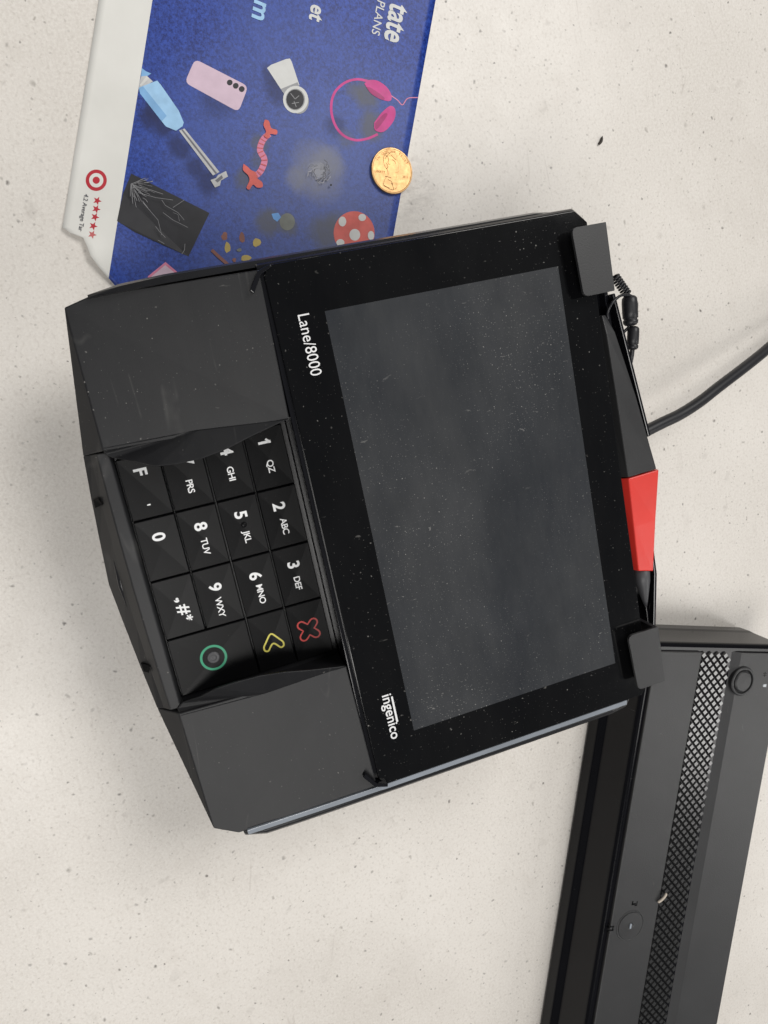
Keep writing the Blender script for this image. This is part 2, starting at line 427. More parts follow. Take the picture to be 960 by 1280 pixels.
# yellow chevron outline, opening to the right of the user
ch = []
for (a, b) in [(-3.6, 0), (1.2, 3.7), (2.7, 3.6), (3.2, 2.4), (.2, 0), (3.2, -2.4), (2.7, -3.6), (1.2, -3.7)]: ch.append((a, b))
chp = [tuple(p) for p in rounded(ch, 1.5, 4)]
outline_mark(kb, chp, .62, (341, 802), YELLOW)
outline_mark(ko, [(4.35 * math.cos(2 * math.pi * i / 40), 4.35 * math.sin(2 * math.pi * i / 40)) for i in range(40)], .85, (267, 822), GREEN)
p = dl(267, 822, ZK); ce = p - Vector((ko[1], ko[2], p.z)); n = 22; rings = []
for r, z in ((2.3, -.8), (2.2, -.05), (1.8, .1), (1.5, -.05), (1.1, -.02), (.9, .14), (.45, .02)):
    rings.append([(ce.x + r * math.cos(2 * math.pi * i / n), ce.y + r * math.sin(2 * math.pi * i / n), z) for i in range(n)])
v, f = loft(rings); mesh_obj('locating_dot', v, f, DARK, ko[0], smooth=True)

# privacy shield: two faceted wings with visors over the keys
def wing(s):
    A = (45.3, -62, -1.8); B = (93.2, -61.2, .8); C = (98.2 if s > 0 else 95.2, -113.6, -7.6); D = (94.0 if s > 0 else 93.4, -121.8, -9.0); E_ = (47.6, -122.6, -10.4); Fp = (46.9, -130.2, -19.2)
    top = [A, B, C, D, Fp, E_]
    low = [(45.6, -62, -19.8), (94.6, -61.2, -19.8), (96.0, -113, -19.8), (93.2, -121, -20.2), (46.9, -129.4, -21.5), (47.6, -122.6, -20.5)]
    v = [(s * p[0], p[1], p[2]) for p in top + low]
    f = [(0, 1, 2), (0, 2, 3), (0, 3, 5), (3, 4, 5)]
    f += [(i, (i + 1) % 6, 6 + (i + 1) % 6, 6 + i) for i in range(6)] + [tuple(range(11, 5, -1))]
    g = [A, (42.4, -75.5, -1.4), (40.2, -84, -1.0), (38.9, -92.5, -1.1), (38.9, -101, -1.9), (39.6, -107.5, -3.2), (42.4, -114, -7.0), (44.6, -120.5, -12.0), (46.5, -123.0, -12.8), (48.6, -122.4, -10.0), (48.0, -92.3, -5.6)]
    n = len(g)
    gv = [(s * p[0], p[1], p[2] + (.12 if 0 < i < 8 else 0)) for i, p in enumerate(g)] + [(s * p[0], p[1], p[2] - 1.3) for p in g]
    gf = [(10, i, i + 1) for i in range(0, 9)] + [(n + 10, n + i + 1, n + i) for i in range(0, 9)]
    gf += [(i, (i + 1) % n, n + (i + 1) % n, n + i) for i in range(n)]
    return join((v, f), (gv, gf))
def chin():
    xs = [-47, -31, -16, 0, 16, 31, 47]
    rows = [[(x, -120.8, -14.9) for x in xs], [(x, -121.6, -13.4) for x in xs],
            [(x, -125.2 - .8 * (1 - (x / 47) ** 2), -13.6) for x in xs],
            [(x, -127.6 - 1.8 * (1 - (x / 47) ** 2), -16.8 - 2.5 * (1 - (x / 47) ** 2)) for x in xs],
            [(x, -130.2 - 5.2 * (1 - abs(x) / 47) ** .9, -19.2 - 9 * (1 - abs(x) / 47)) for x in xs],
            [(x, -127 - 5 * (1 - abs(x) / 47), -34) for x in xs], [(x, -121, -34) for x in xs], [(x, -120.8, -20) for x in xs]]
    n = len(xs); v = [p for r in rows for p in r]; f = []; m = len(rows)
    for k in range(m):
        for i in range(n - 1):
            k2 = (k + 1) % m; f.append((k * n + i, k * n + i + 1, k2 * n + i + 1, k2 * n + i))
    f += [tuple(k * n for k in range(m)), tuple(k * n + n - 1 for k in range(m - 1, -1, -1))]
    return v, f
for s in (1, -1):
    v, f = wing(s)
    mesh_obj('privacy_shield_wing', v, f, SHIELD, term, dev=True, bevel=.6, seg=3, angle=6)
v, f = chin()
mesh_obj('front_rim', v, f, SHIELD, term, dev=True, bevel=.4, angle=14)
for s in (-1, 1):                          # latch slots of the shield
    v, f = loft([[(s * 29, -131.2, -20.5), (s * 32, -131.0, -20.0), (s * 32.4, -129.2, -18.3), (s * 29.8, -128.2, -18.0)],
                 [(s * 29, -131.4, -22), (s * 32, -131.2, -21.5), (s * 32.4, -129.6, -19.5), (s * 29.8, -128.8, -19.2)]])
    mesh_obj('latch', [(p[0], p[1], p[2] + .9) for p in v], f, KEY, term, dev=True)
    # folded end tab of the shield at the near corners of the glass
    q = [(s * 86.2, -64.6), (s * 87.4, -65.6), (s * 92.6, -62.2), (s * 94.2, -57.6), (s * 93.2, -57.2), (s * 91.4, -61.2)]
    v, f = prism(q, -1.0, 2.3)
    mesh_obj('shield_tab', v, f, GLOSS, term, dev=True, bevel=.25)

# swipe rail on the user's right
v, f = loft([[(95.0 + w, y, -.9 - e), (97.3 + w, y, -1.6 - e), (97.3 + w, y, -6 - e), (94.8 + w, y, -6 - e)] for y, w, e in ((-110.5, 2.4, 5.2), (-100, 1.6, 3.6), (-80, .7, 1.6), (-60, 0, .2), (-58, 0, 0), (46.5, 0, 0))])
mesh_obj('swipe_strip', v, f, STRIP, term, dev=True, bevel=.25)
v, f = loft([[(97.2 + w, y, -1.9 - e), (98.6 + w, y, -1.9 - e), (100.4 + w, y, -3.6 - e), (100.6 + w, y, -8 - e), (98, y, -16), (94.5, y, -16)] for y, w, e in ((-112, 1.2, 6.6), (-104, 2.2, 4.4), (-92, 1.6, 3), (-76, .8, 1.5), (-60, 0, .2), (40, 0, 0), (47, -.6, .6), (50, -2.4, 2.5))])
mesh_obj('swipe_rail', v, f, BODY, term, dev=True, bevel=.6)
v, f = loft([[(-94.5, y, -2.6 - e), (-96.6 + w, y, -3.6 - e), (-97.6 + w, y, -7), (-97 + w, y, -13), (-94, y, -16)] for y, w, e in ((-114, 2.0, 2.5), (-104, .4, 1), (-90, -.2, 0), (-50, 0, 0), (40, .4, 0), (50, 1.6, .8))])
mesh_obj('side_rail', v, f, BODY, term, dev=True, bevel=.6)

# stylus cradle behind the glass
v, f = join(prism([(-66, 57.6), (-66, 67.6), (0, 76), (5, 73), (6, 57.6)][::-1], -14.6, -12.2), prism([(-64, 66.6), (-64, 67.8), (-8, 75.4), (-8, 74.2)][::-1], -13, -5.5), prism([(5, 57.6), (71, 57.6), (71, 66.4), (48, 69.8), (5, 69.8)], -15.2, -12.5), prism([(5, 69), (47.6, 69), (71, 65.2), (71, 66.4), (48, 70.2), (5, 70.2)], -13, -5.2), box(-70, 70, 57.6, 66.2, -15, -12.4), box(-70, 70, 65.0, 66.6, -12.6, -8.2), box(-70, 70, 56.9, 58.0, -14, -2.6))
mesh_obj('stylus_cradle', v, f, GLOSS, term, dev=True, bevel=.3)
def clip(s):
    x0, x1 = s * 64.8, s * 88.3
    lo, hi = min(x0, x1), max(x0, x1)
    pl = rounded([(lo, 46.8), (hi, 48.4 if s > 0 else 48.4), (hi, 60.5), (lo, 60.5)], 2.6, 4) if True else None
    # only the inner corners are rounded
    pl = []
    for (px, py), r in (((lo, 47.0), 2.2), ((hi, 48.2), 2.2), ((hi, 60.6), .3), ((lo, 60.6), .3)): pl.append((px, py, r))
    out = []
    for i, (px, py, r) in enumerate(pl):
        p = Vector((px, py)); a = Vector(pl[i - 1][:2]); b = Vector(pl[(i + 1) % 4][:2])
        s0 = p + (a - p).normalized() * r; e0 = p + (b - p).normalized() * r
        for k in range(5):
            t = k / 4; out.append(tuple((1 - t) ** 2 * s0 + 2 * t * (1 - t) * p + t * t * e0))
    plate = prism(out, 4.3, 5.6)
    wall = box(lo + .2, hi - .2, 59.2, 60.8, -14.5, 5.2)
    return join(plate, wall)
for s in (-1, 1):
    v, f = clip(s)
    mesh_obj('stylus_clip', v, f, CLIP, term, dev=True, bevel=.35)

# ------------------------------------------------------------------ stylus with tether
def dloc(p): return RX @ Vector(p) + O
sty = tag(empty('stylus', dloc((-5, 64, -12))), 'black and red stylus with pointed tip held beside the terminal display', 'stylus')
base = dloc((-5, 64, -12))
def dpart(name, vf, mat, parent, **k):
    v, f = vf
    return mesh_obj(name, [dloc(p) - base for p in v], f, mat, parent, **k)
def sec(x, y0, y1, zt, skew=0.0):
    w = y1 - y0
    return [(x, y0, -7), (x, y0 + w * .16, zt), (x + skew, y1 - w * .03, zt - 1.2), (x + skew, y1, zt - 3.2), (x + skew, y1 - w * .15, -12), (x, y0 + w * .1, -12)]
dpart('barrel', loft([sec(-57, 60.2, 62.8, -4.6), sec(-50, 60.0, 65.4, -3.6), sec(-25, 59.2, 70.2, -2.6), sec(5.0, 58.4, 75.0, -2.0)]), CLIP, sty, bevel=.4)
dpart('grip', loft([sec(5.35, 58.0, 75.7, -1.6), sec(25, 58.4, 71.6, -1.9), sec(43.4, 58.9, 67.9, -2.5, 2.4)]), RED, sty, bevel=.4)
dpart('tip', loft([[(x, 64.3 + r * math.cos(a * math.pi / 6), -7 + r * math.sin(a * math.pi / 6)) for a in range(12)] for x, r in ((43.8, 3.6), (50, 3.0), (58.5, 1.2), (61, .5))]), DARK, sty, smooth=True)
def P(u, v, z): return dl(u, v, z)
dpart('tether_wire', tube(smooth_path([P(760, 399, -6), P(759.5, 391, -6), P(765, 379, -5), P(776, 369.5, -6), P(788, 369.5, -8), P(795.5, 378, -9), P(795.5, 390, -10)]), .55, 8), CABLE, sty, smooth=True)
coil = []
a, b = P(768, 345, -11), P(784, 368, -10); ax = (b - a).normalized(); e1 = ax.cross(Vector((0, 0, 1))).normalized(); e2 = ax.cross(e1)
for i in range(121):
    t = i / 120; an = t * 2 * math.pi * 8
    coil.append(a + (b - a) * t + (e1 * math.cos(an) + e2 * math.sin(an)) * 1.45)
dpart('tether_coil', tube(coil, .5, 6), CABLE, sty, smooth=True)
def capsule(p, q, r, wa=1.0):
    p, q = Vector(p), Vector(q); pts, rad = [], []
    for t, k in ((0, .35), (.03, .7), (.1, .95), (.25, 1), (.55, 1), (.74, .98), (.76, .86), (.80, .86), (.82, .98), (.92, .92), (.98, .7), (1, .4)):
        pts.append(p + (q - p) * t); rad.append(r * k)
    return tube(pts, rad, 16)
dpart('tether_plug', capsule(P(786.5, 369, -10), P(788.5, 407.5, -10), 2.95), CABLE, sty, smooth=True)
dpart('tether_plug', capsule(P(792, 407.5, -10), P(790.5, 437.5, -10), 2.25), CABLE, sty, smooth=True)
dpart('tether_wire', tube(smooth_path([P(790.5, 435, -10.5), P(789.5, 445, -11), P(787, 456, -12), P(782, 470, -13)]), .9, 8), CABLE, sty, smooth=True)
dpart('tether_wire', tube(smooth_path([P(789, 404, -10), P(785, 410, -11), P(779, 416, -11), P(776, 424, -12)]), .6, 8), CABLE, sty, smooth=True)

# ------------------------------------------------------------------ power cable
path = smooth_path([(8, 40, 44), (8, 58, 40), tb(816, 534.5, 36), tb(849, 518.5, 34.5), tb(875, 502, 33), tb(898, 484, 31), tb(936, 455, 27), tb(962, 433.5, 23), tb(1010, 390, 15), tb(1080, 320, 6), tb(1180, 200, 2.8), tb(1300, 30, 2.8)])
v, f = tube(path, 2.75, 14)
ca = empty('power_cable', (8, 40, 0)); tag(ca, 'thick black cable leaving the back of the terminal across the counter', 'cable')
mesh_obj('sheath', [Vector(p) - Vector((8, 40, 0)) for p in v], f, CABLE, ca, smooth=True)

# ------------------------------------------------------------------ printed card under the terminal
CH = .5                                    # card thickness
corner = tb(110, 320)
def curl(p):                               # torn corner lifts a little
    d = (Vector((p.x, p.y)) - Vector((corner.x, corner.y))).length
    return 3.2 * max(0, 1 - d / 34) ** 2
def lerp(a, b, t): return (a[0] + (b[0] - a[0]) * t, a[1] + (b[1] - a[1]) * t)
Lt, Lb = (123.4 + 29, -180), (78, 284)     # left edge (above the frame .. torn corner)
Rt, Rb = (544.2 + 30, -165), (480, 360)
MG_A, MG_B = tb(190.6, 0), tb(136, 347)    # line between white margin and blue print
t = NT('printed_card')
sep = t.n('ShaderNodeSeparateXYZ'); t.l(t.co, sep.inputs[0])
org = tb(300, 150)
ma, mb = (MG_A - org) * S, (MG_B - org) * S
dxy = (mb - ma); nrm = Vector((-dxy.y, dxy.x)).normalized()
sd = t.math('ADD', t.math('MULTIPLY', sep.outputs[0], nrm.x), t.math('MULTIPLY', sep.outputs[1], nrm.y))
side = t.math('GREATER_THAN', sd, nrm.x * ma.x + nrm.y * ma.y)
blue = t.mix(t.ramp(t.noise(900, 3, .75), .36, .66), (.003, .014, .125), (.025, .07, .38))
blue = t.mix(t.math('MULTIPLY', t.ramp(t.noise(24, 3), .42, .7), .45), blue, (.04, .08, .31))
# paler area round the worn spot: rubbed print plus ceiling glare painted into the blue
wc = (tb(395, 235) - org) * S
vm = t.n('ShaderNodeVectorMath', operation='DISTANCE'); t.l(t.co, vm.inputs[0]); vm.inputs[1].default_value = wc
fade_glare = t.math('MULTIPLY', t.ramp(t.math('ADD', vm.outputs['Value'], t.math('MULTIPLY', t.noise(60, 3), .02)), .022, .085, (1,) * 3, (0,) * 3), .36)
blue = t.mix(fade_glare, blue, (.17, .205, .37))
white = t.mix(t.ramp(t.noise(30, 4), .3, .7), (.66, .65, .61), (.74, .73, .69))
flip = -1 if ((tb(300, 100) - MG_A).xy.dot(Vector((nrm.x, nrm.y))) < 0) else 1
cc = t.mix(side, white, blue) if flip > 0 else t.mix(side, blue, white)
# soft printed shadows and the scuffed spot, each an uneven soft-edged patch
def zz1(x, y): return (60 + x / 3.2, y / 3.2)
def zz2(x, y): return (300 + x / 3.554, y / 3.554)
warp = t.n('ShaderNodeTexNoise'); t.l(t.co, warp.inputs['Vector']); warp.inputs['Scale'].default_value = 140; warp.inputs['Detail'].default_value = 4
wv = t.n('ShaderNodeVectorMath', operation='MULTIPLY_ADD'); t.l(warp.outputs['Color'], wv.inputs[0]); wv.inputs[1].default_value = (.0055,) * 3; t.l(t.co, wv.inputs[2])
NAVY, MURK, SCUFF = (.010, .016, .075), (.085, .09, .11), (.20, .205, .235)
for (px, r, cl_, st_) in ((zz1(425, 445), 5.5, NAVY, .85), (zz1(470, 510), 5, NAVY, .8), (zz1(530, 590), 5.5, NAVY, .75), (zz1(585, 670), 5, NAVY, .7), (zz1(640, 730), 6, NAVY, .75), (zz1(680, 390), 9, NAVY, .5), (zz1(400, 480), 5, NAVY, .7),
        (zz1(845, 575), 4.5, MURK, .7), (zz1(845, 640), 4.5, MURK, .55), (zz1(795, 715), 5.5, MURK, .75), (zz2(175, 400), 7.5, NAVY, .7), (zz2(140, 330), 5, NAVY, .6), (zz2(560, 425), 7, MURK, .85), (zz2(505, 400), 5, MURK, .6), (zz2(585, 560), 7.5, MURK, .85), (zz2(420, 560), 5.5, NAVY, .6), (zz2(470, 615), 5, MURK, .5),
        (zz2(345, 765), 14, SCUFF, .62), (zz2(400, 720), 8, SCUFF, .5), (zz2(245, 790), 6, SCUFF, .5), (zz2(352, 765), 5.5, (.36, .36, .37), .55), (zz2(125, 985), 7, MURK, .85), (zz2(215, 1000), 5.5, MURK, .8), (zz2(385, 1030), 9.5, MURK, .8), (zz2(430, 990), 6, MURK, .5)):
    q_ = (tb(*px, CH) - org) * S
    dn = t.n('ShaderNodeVectorMath', operation='DISTANCE'); t.l(wv.outputs[0], dn.inputs[0]); dn.inputs[1].default_value = (q_.x + .00275, q_.y + .00275, q_.z + .00275)
    m_ = t.ramp(t.math('DIVIDE', dn.outputs['Value'], r * .001), .45, 1.0, (st_,) * 3, (0,) * 3)
    cc = t.mix(m_, cc, cl_)
t.set(Base_Color=cc, Roughness=.42, Specular_IOR_Level=.28).bump(t.noise(900, 3), .12, .0002)
CARD = t.m
EDGE = plain('card_edge', (.6, .59, .55), .7)
card = tag(empty('printed_card', org), 'blue printed advert card with white margin and torn corner under the terminal', 'card')
def make_card():
    NU, NV = 44, 60; rows = []
    torn = [(78, 284), (88, 291), (104, 297), (109, 308), (113, 319), (123, 333), (134, 346), (146, 359), (165, 385), (185, 420)]
    def left_edge(vv):                     # pixel x of the left border at pixel row vv
        if vv <= 284: return Lb[0] + (Lt[0] - Lb[0]) * (284 - vv) / (284 + 180)
        for a, b in zip(torn, torn[1:]):
            if vv <= b[1]: return a[0] + (b[0] - a[0]) * (vv - a[1]) / (b[1] - a[1])
        return torn[-1][0]
    def right_edge(vv): return Rt[0] + (Rb[0] - Rt[0]) * (vv + 165) / (360 + 165)
    vs = [-180 + (284 + 180) * i / 40 for i in range(41)] + [p[1] for p in torn[1:]]
    verts, faces = [], []
    for vv in vs:
        a, b = left_edge(vv), right_edge(vv)
        for i in range(NU + 1):
            p = tb(a + (b - a) * (i / NU), vv, 0); z = CH + curl(p)
            q = tb(a + (b - a) * (i / NU), vv, z) if z > CH + .01 else tb(a + (b - a) * (i / NU), vv, CH)
            q = Vector((q.x, q.y, z)); verts.append(q - org)
    n = NU + 1; m = len(vs)
    for r in range(m - 1):
        for i in range(NU): faces.append((r * n + i, r * n + i + 1, (r + 1) * n + i + 1, (r + 1) * n + i))
    o = mesh_obj('sheet', verts, faces, CARD, card, smooth=True)
    if o.data.polygons[0].normal.z < 0: o.data.flip_normals()
    s = o.modifiers.new('thick', 'SOLIDIFY'); s.thickness = .42 * S; s.offset = -1; s.material_offset_rim = 1
    o.data.materials.append(EDGE)
make_card()
def cp(u, v, dz=.08):
    p = tb(u, v, 0); z = CH + curl(p) + dz
    q = tb(u, v, z); return Vector((q.x, q.y, z)) - org
pm = {}
def PM(name, c, rough=.45, var=.14, scale=180):
    if name not in pm: pm[name] = plain('print_' + name, tuple(x * .97 for x in c), rough, spec=.28, var=var, scale=scale)
    return pm[name]
def printed(name, layers):
    """layers: (list of pixel points, material); later layers lie on earlier ones"""
    v, f, mats, fm = [], [], [], []
    for i, (pts, m) in enumerate(layers):
        o = len(v); v += [cp(a, b, .05 + .035 * i) for a, b in pts]; f.append(tuple(range(o, o + len(pts))))
        if m not in mats: mats.append(m)
        fm.append(mats.index(m))
    o = mesh_obj(name, v, f, None, card, mats=mats, fm=fm)
    for p in o.data.polygons:
        if p.normal.z < 0: p.flip()
    return o
def z1(pts): return [(60 + a / 3.2, b / 3.2) for a, b in pts]
def z2(pts): return [(300 + a / 3.554, b / 3.554) for a, b in pts]
def ell(cx, cy, rx, ry, n=22, rot=0): return [(cx + rx * math.cos(a) * math.cos(rot) - ry * math.sin(a) * math.sin(rot), cy + rx * math.cos(a) * math.sin(rot) + ry * math.sin(a) * math.cos(rot)) for a in (2 * math.pi * i / n for i in range(n))]
def blob(cx, cy, rx, ry, n=26, amp=.14, seed=1):
    r = random.Random(seed); ph = [r.uniform(0, 6.28) for _ in range(4)]
    return [(cx + rx * k * math.cos(a), cy + ry * k * math.sin(a)) for a, k in ((2 * math.pi * i / n, 1 + amp * (math.sin(3 * 2 * math.pi * i / n + ph[0]) * .5 + math.sin(5 * 2 * math.pi * i / n + ph[1]) * .35 + math.sin(2 * 2 * math.pi * i / n + ph[2]) * .4)) for i in range(n))]
def stroke(pts, w):
    pts = [Vector(p) for p in pts]; L, R = [], []
    for i, p in enumerate(pts):
        t = (pts[min(i + 1, len(pts) - 1)] - pts[max(i - 1, 0)]).normalized(); n = Vector((-t.y, t.x)) * (w[i] if isinstance(w, list) else w) / 2
        L.append(tuple(p + n)); R.append(tuple(p - n))
    return L + R[::-1]
def sp(pts, n=5): return [tuple(p) for p in smooth_path([(a, b, 0) for a, b in pts], n)]
def sp2(pts, n=5): return [(p[0], p[1]) for p in sp(pts, n)]
navy = PM('navy_shadow', (.013, .02, .12), var=.4, scale=700); greyblue = PM('grey_shadow', (.10, .10, .14)); murk = PM('murky_shadow', (.12, .13, .19), var=.3, scale=400)
pale = PM('pale_pink', (.62, .47, .56), var=.06); black = PM('black', (.02, .02, .024)); sky_ = PM('light_blue', (.33, .55, .78)); sky2 = PM('light_blue_shade', (.20, .40, .66))
steel = PM('steel', (.50, .50, .50)); steeld = PM('steel_dark', (.16, .16, .18)); coral = PM('coral', (.62, .12, .10)); rose = PM('rose', (.66, .22, .34)); wht = PM('white', (.62, .62, .60), var=.05); grey = PM('grey', (.30, .30, .31))
mag = PM('magenta', (.55, .05, .24)); magd = PM('magenta_dark', (.36, .03, .15)); ylw = PM('mustard', (.45, .34, .10)); brn = PM('brown', (.22, .09, .07)); bluep = PM('toy_blue', (.13, .32, .66)); olive = PM('olive', (.17, .18, .16)); crim = PM('logo_red', (.45, .02, .035), var=.05)
printed('printed_phone', [(z1(rounded([(588, 236), (801, 345), (762, 448), (547, 330)], 24)), pale)] + [(z1(ell(x, y, 11.5, 11.5)), black) for x, y in ((727, 330), (751, 343), (775, 356))])
printed('printed_hand_mixer', [(z1([(375, 272), (392, 285), (413, 294), (385, 312), (372, 308)]), sky2), (z1([(372, 306), (395, 303), (420, 326), (363, 357), (366, 330)]), steel), (z1([(395, 304), (405, 312), (372, 345), (366, 340)]), wht),
        (z1([(437, 322), (452, 340), (520, 438), (543, 490), (538, 505), (512, 523), (470, 505), (368, 372), (364, 350)]), sky_), (z1([(364, 352), (380, 345), (480, 470), (512, 522), (470, 505), (368, 374)]), sky2), (z1([(478, 460), (522, 440), (543, 490), (538, 505), (512, 523), (472, 506), (455, 485)]), sky_),
        (z1([(524, 522), (546, 514), (686, 688), (660, 702)]), steel), (z1([(533, 520), (539, 517), (676, 692), (670, 696)]), steeld), (z1([(650, 720), (672, 712), (680, 700), (712, 684), (720, 706), (692, 722), (688, 742), (668, 750)]), steel), (z1([(668, 722), (695, 700), (700, 712), (678, 730)]), steeld)])
cr = random.Random(2); cracks = []
for i in range(46):
    a = cr.uniform(-.25, 1.45); r0 = abs(cr.gauss(0, 34)); ln = cr.uniform(8, 60) * (1 if i < 36 else 1.6)
    x, y = 332 + r0 * math.cos(a), 735 + r0 * math.sin(a)
    x2, y2 = x + ln * math.cos(a + cr.uniform(-.3, .3)), y + ln * math.sin(a + cr.uniform(-.3, .3)); cracks.append([(x, y), ((x + x2) / 2 + cr.uniform(-3, 3), (y + y2) / 2 + cr.uniform(-3, 3)), (x2, y2)])
for q in ([(455, 800), (470, 822), (520, 850), (545, 880)], [(460, 850), (500, 880), (560, 910)], [(500, 850), (520, 858), (526, 885)], [(430, 905), (445, 925), (470, 950)], [(548, 975), (546, 1000), (535, 1016)], [(440, 960), (465, 975)], [(500, 830), (545, 800)], [(380, 810), (440, 880), (455, 940)], [(360, 770), (430, 790), (500, 800)]): cracks.append(q)
ck = PM('crack_white', (.24, .24, .25))
printed('printed_cracked_tablet', [(z1([(333, 694), (646, 852), (562, 1026), (345, 928), (276, 884), (286, 835), (300, 775)]), black)] + [(z1(stroke(q, cr.uniform(1.0, 2.2))), ck) for q in cracks])
rope = sp2([(885, 535), (860, 560), (848, 600), (866, 640), (850, 685), (822, 708)])
rp = [(z1(stroke(rope, 25)), rose)]
for i in range(1, len(rope) - 1, 2):
    a, b = Vector(rope[i - 1]), Vector(rope[i + 1]); d = (b - a).normalized(); n_ = Vector((-d.y, d.x)) * 12; p = Vector(rope[i]); rp.append((z1(stroke([tuple(p + n_), tuple(p - n_)], 3)), coral))
rp += [(z1(sp2([(868, 478), (884, 484), (893, 512), (916, 520), (914, 538), (890, 536), (884, 552), (866, 545), (872, 525), (862, 500), (868, 478)], 3)[:-1]), coral),
       (z1(sp2([(782, 655), (800, 668), (812, 680), (832, 690), (836, 712), (856, 728), (858, 748), (836, 750), (820, 738), (806, 758), (794, 750), (806, 722), (800, 700), (780, 680), (782, 655)], 3)[:-1]), coral)]
printed('printed_rope_toy', rp)
printed('printed_treats', [(z1(blob(x, y, rx, ry, 10, .2, k)), m) for k, (x, y, rx, ry, m) in enumerate([(706, 945, 12, 18, brn), (718, 990, 13, 20, ylw), (776, 950, 11, 22, brn), (835, 970, 16, 18, ylw), (792, 1032, 20, 13, ylw), (745, 1040, 8, 8, brn), (765, 1000, 10, 7, olive)])] + [(z1(stroke([(655, 1000), (685, 1028), (722, 1060)], 13)), brn)])
printed('printed_pink_box', [(z1([(395, 1130), (400, 1105), (470, 1048), (534, 1102), (500, 1130)]), rose), (z1([(404, 1128), (412, 1108), (469, 1060), (520, 1102), (490, 1126)]), pale)])
printed('printed_watch', [(z2([(120, 302), (138, 288), (205, 262), (222, 260), (230, 275), (264, 378), (192, 412)]), wht), (z2([(182, 395), (256, 365), (264, 385), (196, 418)]), grey), (z2(ell(262, 452, 44, 54)), grey), (z2(ell(247, 442, 56, 61)), wht), (z2(ell(246, 442, 43, 48)), grey), (z2(ell(245, 442, 39, 44)), black)] +
        [(z2(stroke(q, 3)), grey) for q in ([(225, 415), (245, 440)], [(245, 440), (262, 425)], [(240, 450), (250, 475)], [(230, 460), (262, 455)])])
band = sp2([(575, 362), (520, 352), (465, 368), (420, 412), (405, 475), (418, 545), (455, 598), (510, 622), (565, 616), (612, 596)], 5)
def cup(pts): return z2(sp2(pts + [pts[0]], 3)[:-1])
printed('printed_headphones', [(z2(stroke(band, 11)), mag), (z2(stroke(sp2([(672, 425), (700, 445), (722, 466), (745, 437), (790, 433)]), 4)), rose),
        (cup([(553, 372), (570, 356), (610, 358), (650, 385), (672, 420), (668, 448), (630, 442), (580, 412)]), mag), (cup([(560, 385), (585, 392), (640, 432), (632, 444), (585, 418)]), magd), (cup([(596, 545), (630, 500), (668, 470), (690, 488), (684, 535), (640, 585), (600, 578)]), mag), (cup([(600, 548), (640, 505), (655, 512), (615, 568), (602, 572)]), magd)])
scuff = PM('scuff_grey', (.19, .20, .29), var=.35, scale=700); scuff2 = PM('scuff_dark', (.10, .10, .12), var=.35, scale=900); scuffl = PM('scuff_light', (.36, .36, .40), var=.3, scale=900)
st = []
sr = random.Random(7)
for i in range(38):
    a = sr.uniform(0, 6.28); r = sr.uniform(18, 58); x, y = 352 + r * math.cos(a), 765 + r * math.sin(a) * 1.05; b = a + 1.57 + sr.uniform(-.5, .5); l = sr.uniform(8, 22)
    st.append((z2(stroke([(x, y), (x + l * math.cos(b), y + l * math.sin(b)), (x + 1.6 * l * math.cos(b + .5), y + 1.6 * l * math.sin(b + .5))], sr.uniform(1.2, 3))), scuffl if i % 2 else scuff2))
st.append((z2(ell(404, 822, 5, 5, 10)), black))
printed('worn_spot', st)
printed('printed_toy', [(z2(ell(210, 985, 34, 38)), olive), (z2([(140, 950), (170, 945), (182, 965), (165, 985), (148, 972)]), bluep)])
dots = [(510, 1043, 24, 26), (455, 984, 17, 22), (543, 966, 17, 16), (582, 1046, 14, 20), (446, 1078, 18, 16), (515, 1100, 24, 16)]
printed('printed_ball', [(z2(ell(507, 1035, 91, 97, 36)), coral)] + [(z2(ell(*d)), wht) for d in dots])
printed('printed_logo', [(ell(120.3, 225.3, 13.2, 13.4, 36), crim), (ell(120.3, 225.3, 8.9, 9.0, 32), PM('margin_white', (.7, .69, .65), var=.03)), (ell(120.3, 225.3, 4.5, 4.5, 24), crim)])
for x, y in ((197, 803), (193, 836), (188, 868), (181, 904), (177, 938)):
    sx, sy = 60 + x / 3.2, y / 3.2; half = y == 938
    pts = [(sx + (5.6 if i % 2 == 0 else 2.4) * math.cos(2 * math.pi * i / 10 + .15), sy + (5.6 if i % 2 == 0 else 2.4) * math.sin(2 * math.pi * i / 10 + .15)) for i in range(10)]
    printed('printed_star', [(pts, crim if not half else PM('faded_red', (.5, .12, .12)))])
RD = (MG_B - MG_A); RD = Vector((RD.x, RD.y, 0)).normalized(); UP = Vector((-RD.y, RD.x, 0))
if UP.dot(tb(300, 100) - MG_A) < 0: UP = -UP
def card_text(name, body, px, x_height_px, mat, bold, end=True, shear=0.0, cap=False, wide=1.0):
    """px = pixel of the baseline end (or start) of the line"""
    p = cp(*px, .2); q = cp(px[0] + x_height_px, px[1], .2); hh = abs((q - p).dot(UP))
    v, f = text_geo(body, hh / (.70 if cap else .545), bold, shear, 1.0, 'RIGHT' if end else 'LEFT', 'BOTTOM_BASELINE')
    x0 = max(a[0] for a in v) if end else min(a[0] for a in v)
    vv = []
    for a in v:
        q = p + RD * (a[0] - x0) * wide + UP * a[1]; q.z = CH + curl(q + org) + .2; vv.append(q)
    return mesh_obj(name, vv, f, mat, card)
card_text('lettering', 'tate', (480.5, 48.5), 21, wht, .30, wide=.74)
card_text('lettering', 'PLANS', (464.5, 41.5), 10.5, wht, .04, cap=True, wide=.95)
card_text('lettering', 'et', (386.5, 23.5), 15, wht, .22, wide=.85)
card_text('lettering', 'm', (315, 21.5), 17.5, sky_, .25)
